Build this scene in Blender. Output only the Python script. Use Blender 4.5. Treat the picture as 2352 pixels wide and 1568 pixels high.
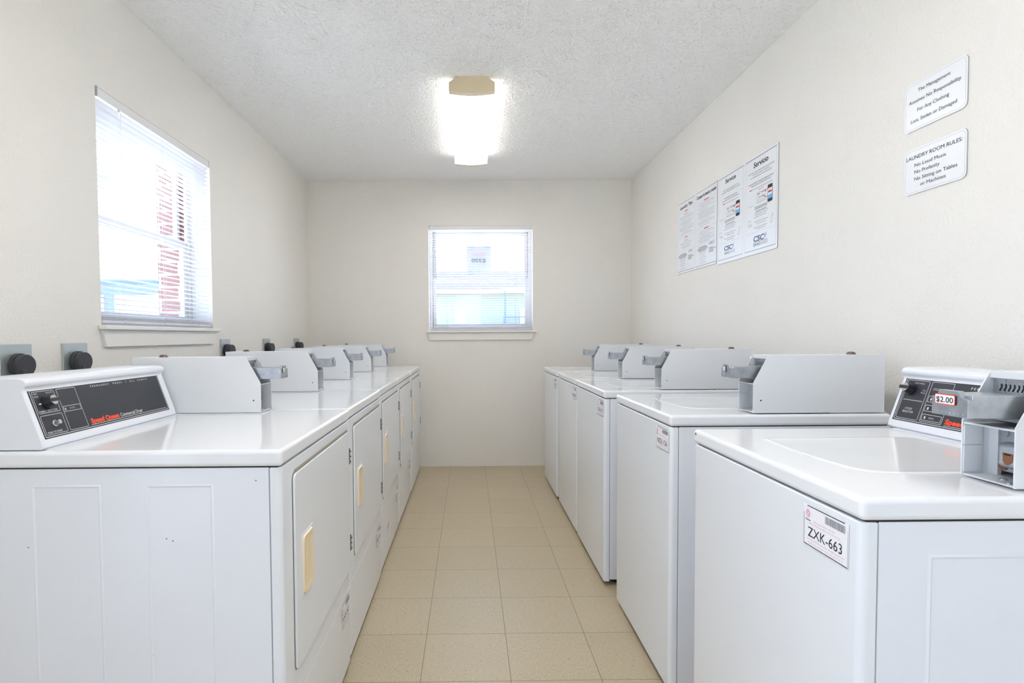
import bpy, math, random
from mathutils import Matrix, Vector
random.seed(7)
for o in list(bpy.data.objects): bpy.data.objects.remove(o)
S = bpy.context.scene
COL = S.collection

# ------------------------------------------------------------------ camera
W_PX, H_PX = 2352, 1568
F_PX, YAW, PITCH, ROLL, CX, CY, CAMH = 1306.757, .0103, .0364, .0054, 1091.143, 819.417, 1.155
def cam_axes():
    cy, sy, cp, sp, cr, sr = math.cos(YAW), math.sin(YAW), math.cos(PITCH), math.sin(PITCH), math.cos(ROLL), math.sin(ROLL)
    x = Vector((cy, -sy, 0)); y = Vector((sy, cy, 0)); z = Vector((0, 0, 1))
    y2 = cp*y - sp*z; z2 = sp*y + cp*z
    return cr*x - sr*z2, y2, sr*x + cr*z2          # right, forward, up
right, fwd, up = cam_axes()
cd = bpy.data.cameras.new('camera'); cam = bpy.data.objects.new('camera', cd); COL.objects.link(cam)
cd.sensor_width = 36; cd.sensor_fit = 'HORIZONTAL'; cd.lens = F_PX*36/W_PX
cd.shift_x = (W_PX/2-CX)/W_PX; cd.shift_y = (CY-H_PX/2)/W_PX
cd.clip_start = .02; cd.clip_end = 300
cam.matrix_world = Matrix(((right.x, up.x, -fwd.x, 0), (right.y, up.y, -fwd.y, 0), (right.z, up.z, -fwd.z, CAMH), (0, 0, 0, 1)))
S.camera = cam

# ------------------------------------------------------------------ world, exposure
S.view_settings.view_transform = 'Standard'; S.view_settings.look = 'None'
S.view_settings.gamma = 1; S.view_settings.use_curve_mapping = False
S.view_settings.exposure = 1.47
w = bpy.data.worlds.new('sky'); S.world = w; w.use_nodes = True
bg = w.node_tree.nodes['Background']; bg.inputs[0].default_value = (.60, .74, 1, 1); bg.inputs[1].default_value = 2.4
LAMP, LAMP2 = 4.2, 6.4
sl = bpy.data.lights.new('sun', 'SUN'); sl.energy = 13; sl.angle = .01; sl.color = (.93, .96, 1)
sun = bpy.data.objects.new('sun', sl); COL.objects.link(sun)
sun.rotation_euler = Vector((-.55, -.2, -.85)).to_track_quat('-Z', 'Y').to_euler()
S.cycles.use_denoising = True; S.cycles.adaptive_threshold = .014
S.cycles.max_bounces = 14; S.cycles.diffuse_bounces = 9; S.cycles.glossy_bounces = 4
S.cycles.transmission_bounces = 8; S.cycles.transparent_max_bounces = 12
S.cycles.caustics_reflective = False; S.cycles.caustics_refractive = False
S.cycles.sample_clamp_indirect = 6

# room numbers (metres)
XL, XR, YB, YF, ZC = -1.40, 1.4294, 5.0246, -2.3, 2.5145
T, TA, TB = .3048, -.1701, 1.8654
TH, BR = .13, .145

# ------------------------------------------------------------------ materials
def mat(name, col, rough=.5, metal=0, spec=None, coat=0, emis=None, trans=0):
    m = bpy.data.materials.new(name); m.use_nodes = True
    b = m.node_tree.nodes['Principled BSDF']
    b.inputs['Base Color'].default_value = (*col, 1); b.inputs['Roughness'].default_value = rough
    b.inputs['Metallic'].default_value = metal
    if spec is not None: b.inputs['Specular IOR Level'].default_value = spec
    if coat: b.inputs['Coat Weight'].default_value = coat; b.inputs['Coat Roughness'].default_value = .08
    if trans: b.inputs['Transmission Weight'].default_value = trans
    if emis: b.inputs['Emission Color'].default_value = (*emis[0], 1); b.inputs['Emission Strength'].default_value = emis[1]
    m.diffuse_color = (*col, 1)
    return m
def nd(m, t, **kw):
    n = m.node_tree.nodes.new(t)
    for k, v in kw.items(): setattr(n, k, v)
    return n
def lk(m, a, b): m.node_tree.links.new(a, b)
def obj_coord(m): return nd(m, 'ShaderNodeTexCoord').outputs['Object']
def add_bump(m, scale, strength, dist, detail=3, kind='noise', rough=.5):
    b = m.node_tree.nodes['Principled BSDF']
    t = nd(m, 'ShaderNodeTexNoise'); t.inputs['Scale'].default_value = scale; t.inputs['Detail'].default_value = detail
    t.inputs['Roughness'].default_value = rough
    lk(m, obj_coord(m), t.inputs['Vector'])
    bp = nd(m, 'ShaderNodeBump'); bp.inputs['Strength'].default_value = strength; bp.inputs['Distance'].default_value = dist
    lk(m, t.outputs['Fac'], bp.inputs['Height']); lk(m, bp.outputs['Normal'], b.inputs['Normal'])
    return t, bp
def mottle(m, c1, c2, scale, lo=.4, hi=.6, detail=4, stretch=None):
    b = m.node_tree.nodes['Principled BSDF']
    t = nd(m, 'ShaderNodeTexNoise'); t.inputs['Scale'].default_value = scale; t.inputs['Detail'].default_value = detail
    if stretch:
        mp = nd(m, 'ShaderNodeMapping'); mp.inputs['Scale'].default_value = stretch
        lk(m, obj_coord(m), mp.inputs['Vector']); lk(m, mp.outputs[0], t.inputs['Vector'])
    else: lk(m, obj_coord(m), t.inputs['Vector'])
    r = nd(m, 'ShaderNodeValToRGB'); r.color_ramp.elements[0].position = lo; r.color_ramp.elements[1].position = hi
    r.color_ramp.elements[0].color = (*c1, 1); r.color_ramp.elements[1].color = (*c2, 1)
    lk(m, t.outputs['Fac'], r.inputs['Fac']); lk(m, r.outputs['Color'], b.inputs['Base Color'])
    return t, r

M = {}
M['wall'] = mat('painted wall', (.80, .778, .735), .75)
mottle(M['wall'], (.785, .762, .718), (.815, .794, .752), 1.3, .3, .7)
add_bump(M['wall'], 95, .45, .006, 3)
# popcorn ceiling
m = M['ceiling'] = mat('popcorn ceiling', (.93, .93, .925), .9)
v = nd(m, 'ShaderNodeTexVoronoi'); v.inputs['Scale'].default_value = 125
n = nd(m, 'ShaderNodeTexNoise'); n.inputs['Scale'].default_value = 70; n.inputs['Detail'].default_value = 5; n.inputs['Roughness'].default_value = .7
oc = obj_coord(m); lk(m, oc, v.inputs['Vector']); lk(m, oc, n.inputs['Vector'])
mm = nd(m, 'ShaderNodeMath', operation='MULTIPLY_ADD'); mm.inputs[1].default_value = -.7
lk(m, v.outputs['Distance'], mm.inputs[0]); lk(m, n.outputs['Fac'], mm.inputs[2])
bp = nd(m, 'ShaderNodeBump'); bp.inputs['Strength'].default_value = .5; bp.inputs['Distance'].default_value = .004
lk(m, mm.outputs[0], bp.inputs['Height']); lk(m, bp.outputs['Normal'], m.node_tree.nodes['Principled BSDF'].inputs['Normal'])
# vinyl tile floor
m = M['floor'] = mat('speckled vinyl floor tile', (.6, .52, .42), .34, spec=.45)
B = m.node_tree.nodes['Principled BSDF']
oc = obj_coord(m); sep = nd(m, 'ShaderNodeSeparateXYZ'); lk(m, oc, sep.inputs[0])
def mth(op, a, b=None, c=None):
    q = nd(m, 'ShaderNodeMath', operation=op)
    for i, x in enumerate((a, b, c)):
        if x is None: continue
        if isinstance(x, (int, float)): q.inputs[i].default_value = x
        else: lk(m, x, q.inputs[i])
    return q.outputs[0]
ux = mth('DIVIDE', mth('SUBTRACT', sep.outputs[0], TA), T); uy = mth('DIVIDE', mth('SUBTRACT', sep.outputs[1], TB), T)
fx, fy = mth('FRACT', ux), mth('FRACT', uy); ix, iy = mth('FLOOR', ux), mth('FLOOR', uy)
ex = mth('MINIMUM', fx, mth('SUBTRACT', 1, fx)); ey = mth('MINIMUM', fy, mth('SUBTRACT', 1, fy))
seam = mth('LESS_THAN', mth('MINIMUM', ex, ey), .0032)
cid = nd(m, 'ShaderNodeCombineXYZ'); lk(m, ix, cid.inputs[0]); lk(m, iy, cid.inputs[1])
wn = nd(m, 'ShaderNodeTexWhiteNoise'); lk(m, cid.outputs[0], wn.inputs['Vector'])
par = mth('MODULO', mth('ADD', mth('ADD', ix, iy), 100), 2)      # grain direction turns from tile to tile
ca = nd(m, 'ShaderNodeCombineXYZ'); lk(m, mth('MULTIPLY', sep.outputs[0], 75), ca.inputs[0]); lk(m, mth('MULTIPLY', sep.outputs[1], 230), ca.inputs[1])
cb = nd(m, 'ShaderNodeCombineXYZ'); lk(m, mth('MULTIPLY', sep.outputs[0], 230), cb.inputs[0]); lk(m, mth('MULTIPLY', sep.outputs[1], 75), cb.inputs[1])
mx = nd(m, 'ShaderNodeMix', data_type='VECTOR'); lk(m, par, mx.inputs[0]); lk(m, ca.outputs[0], mx.inputs[4]); lk(m, cb.outputs[0], mx.inputs[5])
sn = nd(m, 'ShaderNodeTexNoise'); sn.inputs['Scale'].default_value = 1; sn.inputs['Detail'].default_value = 2.5; lk(m, mx.outputs[1], sn.inputs['Vector'])
sr = nd(m, 'ShaderNodeValToRGB'); e = sr.color_ramp.elements
e[0].position = .24; e[0].color = (.20, .15, .10, 1); e[1].position = .36; e[1].color = (.46, .38, .25, 1)
e2 = e.new(.58); e2.color = (.50, .42, .29, 1); e3 = e.new(.74); e3.color = (.58, .51, .385, 1)
lk(m, sn.outputs['Fac'], sr.inputs['Fac'])
bn = nd(m, 'ShaderNodeTexNoise'); bn.inputs['Scale'].default_value = 2.2; bn.inputs['Detail'].default_value = 3; lk(m, oc, bn.inputs['Vector'])
hv = nd(m, 'ShaderNodeHueSaturation'); lk(m, sr.outputs[0], hv.inputs['Color'])
lk(m, mth('ADD', mth('MULTIPLY_ADD', wn.outputs['Value'], .05, .90), mth('MULTIPLY', bn.outputs['Fac'], .14)), hv.inputs['Value'])
mc = nd(m, 'ShaderNodeMix', data_type='RGBA'); lk(m, seam, mc.inputs[0]); lk(m, hv.outputs[0], mc.inputs[6]); mc.inputs[7].default_value = (.14, .105, .07, 1)
lk(m, mc.outputs[2], B.inputs['Base Color'])
lk(m, mth('MULTIPLY_ADD', bn.outputs['Fac'], .16, .27), B.inputs['Roughness'])

M['trim'] = mat('painted sill', (.80, .78, .74), .45)
M['enamel'] = mat('white enamel', (.76, .785, .84), .22, spec=.5)
add_bump(M['enamel'], 5, .03, .01, 2)
M['enamel_top'] = mat('white enamel top', (.785, .80, .825), .09, spec=.55)
M['enamel_front'] = mat('off white enamel', (.76, .785, .82), .24, spec=.5)
M['box_paint'] = mat('grey white powder paint', (.72, .74, .76), .42)
add_bump(M['box_paint'], 500, .1, .001, 2)
M['gap'] = mat('dark recess', (.015, .013, .011), .8)
M['gap_tan'] = mat('tan gap shade and chips', (.30, .27, .22), .8)  # shade of door gap and slot put into the colour; also enamel chips
M['seam_shade'] = mat('grey seam shadow', (.30, .32, .34), .7)  # deep shadow in the vertical panel seams put into a grey colour
M['cream'] = mat('yellowed plastic', (.84, .68, .46), .28)
M['cream_cap'] = mat('yellowed end cap plastic', (.74, .62, .42), .5)
M['zinc'] = mat('zinc plated steel', (.58, .60, .62), .34, metal=.9)
mottle(M['zinc'], (.40, .43, .47), (.54, .57, .61), 45, .3, .7)
M['galv'] = mat('galvanised cover plate', (.50, .55, .56), .42, metal=.6)
M['chrome'] = mat('chromed plastic', (.75, .75, .76), .16, metal=.8)
M['rust'] = mat('rusty copper', (.30, .12, .06), .6, metal=.3)
M['brown'] = mat('dark brown lock cap', (.16, .115, .085), .4, metal=.4)
M['black'] = mat('black plastic', (.022, .022, .027), .42)
M['rubber'] = mat('black rubber plug', (.04, .042, .05), .5)
add_bump(M['rubber'], 400, .1, .001)
M['panel'] = mat('black control panel', (.028, .031, .042), .5)
M['ink_white'] = mat('white print', (.78, .78, .78), .6)
M['ink_red'] = mat('red orange print', (.90, .07, .02), .5)
M['ink_black'] = mat('black print', (.02, .02, .025), .6)
M['ink_grey'] = mat('grey print', (.26, .27, .31), .7)
M['ink_light'] = mat('light grey print', (.52, .54, .58), .7)
M['ink_navy'] = mat('navy print', (.09, .14, .27), .6)
M['ink_blue'] = mat('light blue print', (.16, .46, .82), .6)
M['ink_pink'] = mat('pink print', (.85, .38, .66), .6)
M['ink_palepink'] = mat('pale pink print', (.78, .62, .74), .6)
M['ink_darkred'] = mat('red print', (.66, .05, .05), .6)
M['sticker'] = mat('white sticker', (.84, .84, .86), .4)
M['scuff'] = mat('grey scuffed enamel', (.56, .57, .59), .6)
M['sign'] = mat('white plastic sign', (.80, .82, .85), .3)
M['sign_edge'] = mat('grey sign edge', (.42, .43, .44), .4)
M['alu'] = mat('white window frame', (.78, .78, .79), .4)
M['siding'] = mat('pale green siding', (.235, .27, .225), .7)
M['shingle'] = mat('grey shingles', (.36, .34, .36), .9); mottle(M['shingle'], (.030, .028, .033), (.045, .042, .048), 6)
M['concrete'] = mat('pale concrete', (.60, .60, .58), .9); mottle(M['concrete'], (.55, .55, .53), (.66, .66, .64), .6)
M['van'] = mat('dark blue paint', (.05, .08, .14), .3, coat=.5)
M['van_glass'] = mat('tinted glass', (.10, .13, .17), .08)
M['iron'] = mat('dark blue iron', (.05, .10, .17), .5)
M['whitewood'] = mat('white painted wood', (.8, .8, .8), .6)
M['bush'] = mat('leaves', (.20, .28, .16), .8); mottle(M['bush'], (.12, .18, .09), (.32, .42, .27), 14)
# brick
m = M['brick'] = mat('red brick', (.42, .17, .13), .85)
sp = nd(m, 'ShaderNodeSeparateXYZ'); lk(m, obj_coord(m), sp.inputs[0])
ad = nd(m, 'ShaderNodeMath', operation='ADD'); lk(m, sp.outputs[0], ad.inputs[0]); lk(m, sp.outputs[1], ad.inputs[1])
cb = nd(m, 'ShaderNodeCombineXYZ'); lk(m, ad.outputs[0], cb.inputs[0]); lk(m, sp.outputs[2], cb.inputs[1])
bt = nd(m, 'ShaderNodeTexBrick'); bt.inputs['Scale'].default_value = 1; bt.inputs['Brick Width'].default_value = .205; bt.inputs['Row Height'].default_value = .068
bt.inputs['Mortar Size'].default_value = .006; bt.inputs['Color1'].default_value = (.34, .17, .15, 1); bt.inputs['Color2'].default_value = (.28, .14, .13, 1); bt.inputs['Mortar'].default_value = (.62, .58, .52, 1)
lk(m, cb.outputs[0], bt.inputs['Vector']); lk(m, bt.outputs['Color'], m.node_tree.nodes['Principled BSDF'].inputs['Base Color'])
# thin translucent things: blind slats, paper
def translucent(name, col, fac, rough=.5):
    m = mat(name, col, rough)
    b = m.node_tree.nodes['Principled BSDF']; out = m.node_tree.nodes['Material Output']
    t = nd(m, 'ShaderNodeBsdfTranslucent'); t.inputs[0].default_value = (*col, 1)
    mx = nd(m, 'ShaderNodeMixShader'); mx.inputs[0].default_value = fac
    lk(m, b.outputs[0], mx.inputs[1]); lk(m, t.outputs[0], mx.inputs[2]); lk(m, mx.outputs[0], out.inputs['Surface'])
    return m
M['slat'] = translucent('white blind slat', (.84, .83, .85), .30, .4)
M['paper'] = translucent('notice paper', (.60, .64, .80), .075, .8)
M['cord'] = mat('white cord', (.75, .74, .74), .7)
# window glass: clear, with the reflection of a flat pane
m = bpy.data.materials.new('window glass'); m.use_nodes = True; M['glass'] = m
for q in list(m.node_tree.nodes):
    if q.type != 'OUTPUT_MATERIAL': m.node_tree.nodes.remove(q)
out = [q for q in m.node_tree.nodes if q.type == 'OUTPUT_MATERIAL'][0]
tr = nd(m, 'ShaderNodeBsdfTransparent'); tr.inputs[0].default_value = (.95, .97, .97, 1)
gl = nd(m, 'ShaderNodeBsdfGlossy'); gl.inputs['Roughness'].default_value = .02
lw_ = nd(m, 'ShaderNodeLayerWeight'); lw_.inputs[0].default_value = .5
fp = nd(m, 'ShaderNodeMath', operation='POWER'); lk(m, lw_.outputs['Facing'], fp.inputs[0]); fp.inputs[1].default_value = 5
fr = nd(m, 'ShaderNodeMath', operation='MULTIPLY_ADD'); lk(m, fp.outputs[0], fr.inputs[0]); fr.inputs[1].default_value = .9; fr.inputs[2].default_value = .03
mx = nd(m, 'ShaderNodeMixShader'); lk(m, fr.outputs[0], mx.inputs[0]); lk(m, tr.outputs[0], mx.inputs[1]); lk(m, gl.outputs[0], mx.inputs[2]); lk(m, mx.outputs[0], out.inputs['Surface'])
M['lens'] = mat('glowing prismatic lens', (.9, .9, .9), .4, emis=((1, .95, .885), LAMP))
M['lens_unseen'] = mat('brighter lens of unseen light', (.9, .9, .9), .4, emis=((1, .965, .93), LAMP2))  # unseen second fixture, driven brighter to light the near walls and fronts
M['lens_side'] = mat('lens side', (.9, .9, .9), .4, emis=((1, .95, .885), LAMP*.4))

# ------------------------------------------------------------------ mesh builder
class MB:
    def __init__(s): s.v = []; s.f = []; s.m = []; s.sm = []; s.mats = []; s.M = Matrix.Identity(4)
    def mi(s, m):
        if m not in s.mats: s.mats.append(m)
        return s.mats.index(m)
    def add(s, vs, fs, m, smooth=False):
        b = len(s.v); s.v += [tuple(s.M @ Vector(p)) for p in vs]
        for f in fs: s.f.append([b+i for i in f]); s.m.append(s.mi(m)); s.sm.append(smooth)
    def box(s, x0, x1, y0, y1, z0, z1, m):
        s.add([(x0,y0,z0),(x1,y0,z0),(x1,y1,z0),(x0,y1,z0),(x0,y0,z1),(x1,y0,z1),(x1,y1,z1),(x0,y1,z1)],
              [(0,3,2,1),(4,5,6,7),(0,1,5,4),(1,2,6,5),(2,3,7,6),(3,0,4,7)], m)
    def prism(s, pts, y0, y1, m, axis='y', smooth=False):
        """polygon in the plane across `axis`, extruded from y0 to y1"""
        def P(a, b, t): return {'y': (a, t, b), 'x': (t, a, b), 'z': (a, b, t)}[axis]
        n = len(pts)
        s.add([P(a, b, y0) for a, b in pts] + [P(a, b, y1) for a, b in pts],
              [list(range(n))[::-1], list(range(n, 2*n))] + [(i, (i+1) % n, n+(i+1) % n, n+i) for i in range(n)], m, smooth)
    def cyl(s, c, d, r, h, m, n=20, r2=None, caps=True):
        d = Vector(d).normalized(); a = d.orthogonal().normalized(); b = d.cross(a); c = Vector(c); r2 = r if r2 is None else r2
        vs = []
        for k, (rr, t) in enumerate(((r, 0), (r2, h))):
            for i in range(n):
                g = 2*math.pi*i/n; vs.append(tuple(c+d*t+(a*math.cos(g)+b*math.sin(g))*rr))
        s.add(vs, [(i, (i+1) % n, n+(i+1) % n, n+i) for i in range(n)], m, True)
        if caps: s.add(vs, [list(range(n))[::-1], list(range(n, 2*n))], m)
    def tube(s, pts, r, m, n=8):
        pts = [Vector(p) for p in pts]; vs = []; fs = []
        for i, p in enumerate(pts):
            t = (pts[min(i+1, len(pts)-1)]-pts[max(i-1, 0)]).normalized()
            a = t.cross(Vector((0.13, .21, .97))).normalized(); b = t.cross(a)
            for k in range(n):
                g = 2*math.pi*k/n; vs.append(tuple(p+(a*math.cos(g)+b*math.sin(g))*r))
        for i in range(len(pts)-1):
            for k in range(n): fs.append((i*n+k, i*n+(k+1) % n, (i+1)*n+(k+1) % n, (i+1)*n+k))
        fs += [list(range(n))[::-1], list(range((len(pts)-1)*n, len(pts)*n))]
        s.add(vs, fs, m, True)
    def build(s, name, parent=None, bevel=0, seg=2, loc=None, angle=40):
        me = bpy.data.meshes.new(name); me.from_pydata(s.v, [], s.f)
        for mt in s.mats: me.materials.append(mt)
        for i, p in enumerate(me.polygons): p.material_index = s.m[i]; p.use_smooth = s.sm[i] or bevel > 0
        me.update()
        import bmesh
        bm = bmesh.new(); bm.from_mesh(me); bmesh.ops.remove_doubles(bm, verts=bm.verts, dist=1e-6)
        bmesh.ops.recalc_face_normals(bm, faces=bm.faces) if s.closed else None
        bm.to_mesh(me); bm.free()
        me.set_sharp_from_angle(angle=math.radians(35))
        o = bpy.data.objects.new(name, me); COL.objects.link(o)
        if parent: o.parent = parent
        if loc: o.location = loc
        if bevel:
            b = o.modifiers.new('edge', 'BEVEL'); b.width = bevel; b.segments = seg; b.limit_method = 'ANGLE'
            b.angle_limit = math.radians(angle); b.harden_normals = True
        return o
    closed = True

def text_mesh(string, bold=0):
    key = (string, bold)
    if key not in text_mesh.cache:
        c = bpy.data.curves.new('t', 'FONT'); c.body = string; c.size = 1; c.offset = bold; c.resolution_u = 3; c.fill_mode = 'FRONT'
        o = bpy.data.objects.new('t', c); COL.objects.link(o)
        dg = bpy.context.evaluated_depsgraph_get(); me = o.evaluated_get(dg).to_mesh()
        vs = [tuple(v.co) for v in me.vertices]; fs = [tuple(p.vertices) for p in me.polygons]
        bpy.data.objects.remove(o); bpy.data.curves.remove(c)
        text_mesh.cache[key] = (vs, fs)
    return text_mesh.cache[key]
text_mesh.cache = {}

class Art(MB):
    """flat printing on a surface: origin O, right U, up V; every layer stands a hair above the last"""
    closed = False
    def __init__(s, O, U, V, step=.00025, sign=1):
        super().__init__(); s.O, s.U, s.V = Vector(O), Vector(U).normalized(), Vector(V).normalized(); s.N = s.U.cross(s.V)*sign; s.st = step
    def P(s, x, y, l): return tuple(s.O+s.U*x+s.V*y+s.N*(l*s.st))
    def poly(s, pts, m, l=1): s.add([s.P(x, y, l) for x, y in pts], [tuple(range(len(pts)))], m)
    def rect(s, x0, x1, y0, y1, m, l=2): s.poly([(x0, y0), (x1, y0), (x1, y1), (x0, y1)], m, l)
    def frame(s, x0, x1, y0, y1, w, m, l=2):
        s.rect(x0, x1, y0, y0+w, m, l); s.rect(x0, x1, y1-w, y1, m, l); s.rect(x0, x0+w, y0+w, y1-w, m, l); s.rect(x1-w, x1, y0+w, y1-w, m, l)
    def rr(s, x0, x1, y0, y1, r, n=6):
        out = []
        for cx, cy, a in ((x1-r, y0+r, -90), (x1-r, y1-r, 0), (x0+r, y1-r, 90), (x0+r, y0+r, 180)):
            for i in range(n+1):
                g = math.radians(a+90*i/n); out.append((cx+r*math.cos(g), cy+r*math.sin(g)))
        return out
    def rframe(s, x0, x1, y0, y1, r, w, m, l=2):
        a = s.rr(x0, x1, y0, y1, r); b = s.rr(x0+w, x1-w, y0+w, y1-w, max(r-w, .0003)); n = len(a)
        s.add([s.P(*p, l) for p in a+b], [(i, (i+1) % n, n+(i+1) % n, n+i) for i in range(n)], m)
    def disc(s, x, y, r, m, l=2, n=20, sx=1): s.poly([(x+sx*r*math.cos(2*math.pi*i/n), y+r*math.sin(2*math.pi*i/n)) for i in range(n)], m, l)
    def line(s, pts, w, m, l=2):
        for (x0, y0), (x1, y1) in zip(pts, pts[1:]):
            d = math.hypot(x1-x0, y1-y0) or 1; nx, ny = -(y1-y0)/d*w/2, (x1-x0)/d*w/2
            s.poly([(x0+nx, y0+ny), (x0-nx, y0-ny), (x1-nx, y1-ny), (x1+nx, y1+ny)], m, l)
    def text(s, string, x0, x1, y, h, m, l=2, bold=0, slant=0, mirror=False):
        """cap height h, squeezed to run from x0 to x1 on the baseline y"""
        vs, fs = text_mesh(string, bold)
        if not vs: return
        ax, bx = min(v[0] for v in vs), max(v[0] for v in vs)
        k = (x1-x0)/(bx-ax); ky = h/.72
        s.add([s.P(x0+(v[0]-ax)*k+slant*v[1]*ky, y+v[1]*ky, l) for v in vs], fs, m)
    def dashes(s, x0, x1, y, h, m, l=2, seed=0):
        """a line of print too small to read"""
        r = random.Random(seed*977+int(y*9e4)); x = x0
        while x < x1-.002:
            q = min(x1, x+r.uniform(.004, .013)); s.rect(x, q, y, y+h, m, l); x = q+.0018
    def build(s, name, parent=None, **k): return super().build(name, parent, **k)

def tag(o, label=None, cat=None, group=None, kind=None):
    if label: o['label'] = label
    if cat: o['category'] = cat
    if group: o['group'] = group
    if kind: o['kind'] = kind
    return o
def empty(name, loc, rz=0):
    o = bpy.data.objects.new(name, None); COL.objects.link(o); o.location = loc; o.rotation_euler = (0, 0, rz); o.empty_display_size = .1
    return o
def copy_tree(o, parent=None, skip=()):
    c = o.copy(); COL.objects.link(c); c.parent = parent
    for ch in list(o.children):
        if ch.name.split('.')[0] in skip: continue
        copy_tree(ch, c)
    return c
def struct(o): o['kind'] = 'structure'; return o

# ------------------------------------------------------------------ the room
b = MB(); b.box(XL-TH, XR+TH, YF-TH, YB+TH, -.12, 0, M['floor']); struct(b.build('floor'))
import numpy as np
def ceiling():
    rg = np.random.default_rng(11); g = .0046
    xs = np.arange(XL-.01, XR+.014, g); ys = np.arange(2.15, YB+.014, g); nx, ny = len(xs), len(ys)
    X, Y = np.meshgrid(xs, ys); X = X+rg.uniform(-.3, .3, X.shape)*g; Y = Y+rg.uniform(-.3, .3, Y.shape)*g
    q = rg.random(X.shape); Z = ZC+rg.uniform(-.0006, .0006, X.shape)-np.where(q > .93, rg.uniform(.001, .0035, X.shape), 0)+np.where(q < .07, rg.uniform(.002, .005, X.shape), 0)
    X[:, 0], X[:, -1] = xs[0], xs[-1]; Y[0, :], Y[-1, :] = ys[0], ys[-1]
    v = np.stack([X, Y, Z], -1).reshape(-1, 3)
    i = (np.arange(ny-1)[:, None]*nx+np.arange(nx-1)[None]).reshape(-1)
    f = np.stack([i, i+nx, i+nx+1, i+1], -1)
    b = MB(); b.box(XL-TH, XR+TH, YF-TH, YB+TH, ZC+.006, ZC+.12, M['ceiling']); b.box(XL-TH, XR+TH, YF-TH, 2.152, ZC, ZC+.006, M['ceiling'])
    n0 = len(v); vv = np.vstack([v, np.array(b.v)]); me = bpy.data.meshes.new('ceiling')
    me.from_pydata(vv.tolist(), [], f.tolist()+[[k+n0 for k in q] for q in b.f]); me.materials.append(M['ceiling'])
    me.polygons.foreach_set('use_smooth', [True]*len(f)+[False]*len(b.f)); me.update()
    o = bpy.data.objects.new('ceiling', me); COL.objects.link(o); return struct(o)
ceiling()
b = MB(); b.box(XR, XR+TH, YF, YB, 0, ZC, M['wall']); struct(b.build('wall_right'))
LW = (2.186, 3.130, 1.205, 2.105)      # left window: Y0, Y1, Z0, Z1
BW = (-.352, .563, 1.205, 2.122)       # back window: X0, X1, Z0, Z1
def holed(b, u0, u1, z0, z1, hole, put, m):
    a, c, d, e = hole
    put(b, u0, a, z0, z1, m); put(b, c, u1, z0, z1, m); put(b, a, c, z0, d, m); put(b, a, c, e, z1, m)
SD = (-1.05, .22, 0, 2.06)                # side entrance beside the camera: Y0, Y1, Z0, Z1
lw_put = lambda b, u0, u1, z0, z1, m: b.box(XL-TH, XL, u0, u1, z0, z1, m)
b = MB(); holed(b, 1.6, YB, 0, ZC, LW, lw_put, M['wall']); lw_put(b, YF, SD[0], 0, ZC, M['wall']); lw_put(b, SD[1], 1.6, 0, ZC, M['wall']); lw_put(b, SD[0], SD[1], SD[3], ZC, M['wall']); struct(b.build('wall_left'))
b = MB(); holed(b, XL-TH, XR+TH, 0, ZC, BW, lambda b, u0, u1, z0, z1, m: b.box(u0, u1, YB, YB+TH, z0, z1, m), M['wall']); struct(b.build('wall_back'))
le_put = lambda b, u0, u1, z0, z1, m: b.box(XL-TH-BR, XL-TH, u0, u1, z0, z1, m)
b = MB(); holed(b, 1.6, YB+TH+BR, -.12, ZC+.12, (LW[0]+.03, LW[1]-.03, LW[2], LW[3]-.02), le_put, M['brick']); le_put(b, YF-TH, SD[0], -.12, ZC+.12, M['brick']); le_put(b, SD[1], 1.6, -.12, ZC+.12, M['brick'])
le_put(b, SD[0], SD[1], SD[3], ZC+.12, M['brick']); struct(b.build('wall_left_exterior'))
b = MB()
for a, c in ((SD[0], SD[0]+.03), (SD[1]-.03, SD[1])): b.box(XL-TH, XL+.004, a, c, 0, SD[3], M['trim'])
b.box(XL-TH, XL+.004, SD[0]+.03, SD[1]-.03, SD[3]-.03, SD[3], M['trim']); dr = struct(b.build('door_2'))
b = MB(); b.box(XL-TH-BR-.90, XL-TH-BR-.01, SD[0]-.045, SD[0]-.005, .01, 2.02, M['whitewood']); b.build('door_leaf', dr, bevel=.002)
b = MB(); holed(b, XL-TH, XR+TH, -.12, ZC+.12, (BW[0]+.03, BW[1]-.03, BW[2], BW[3]-.02), lambda b, u0, u1, z0, z1, m: b.box(u0, u1, YB+TH, YB+TH+BR, z0, z1, m), M['brick']); struct(b.build('wall_back_exterior'))
# wall behind the camera with a glazed door
FD = (-.30, .30, .02, 2.12)
b = MB(); holed(b, XL-TH, XR+TH, 0, ZC, FD, lambda b, u0, u1, z0, z1, m: b.box(u0, u1, YF-TH, YF, z0, z1, m), M['wall']); struct(b.build('wall_front'))
d = MB()
for x0, x1 in ((-.30, -.26), (.26, .30)): d.box(x0, x1, YF-.09, YF-.03, .02, 2.12, M['alu'])
d.box(-.26, .26, YF-.09, YF-.03, 2.06, 2.12, M['alu']); d.box(-.26, .26, YF-.09, YF-.03, .02, .12, M['alu'])
do = struct(d.build('door_1'))
g = MB(); g.box(-.26, .26, YF-.065, YF-.06, .12, 2.06, M['glass']); g.build('pane', do)

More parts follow.
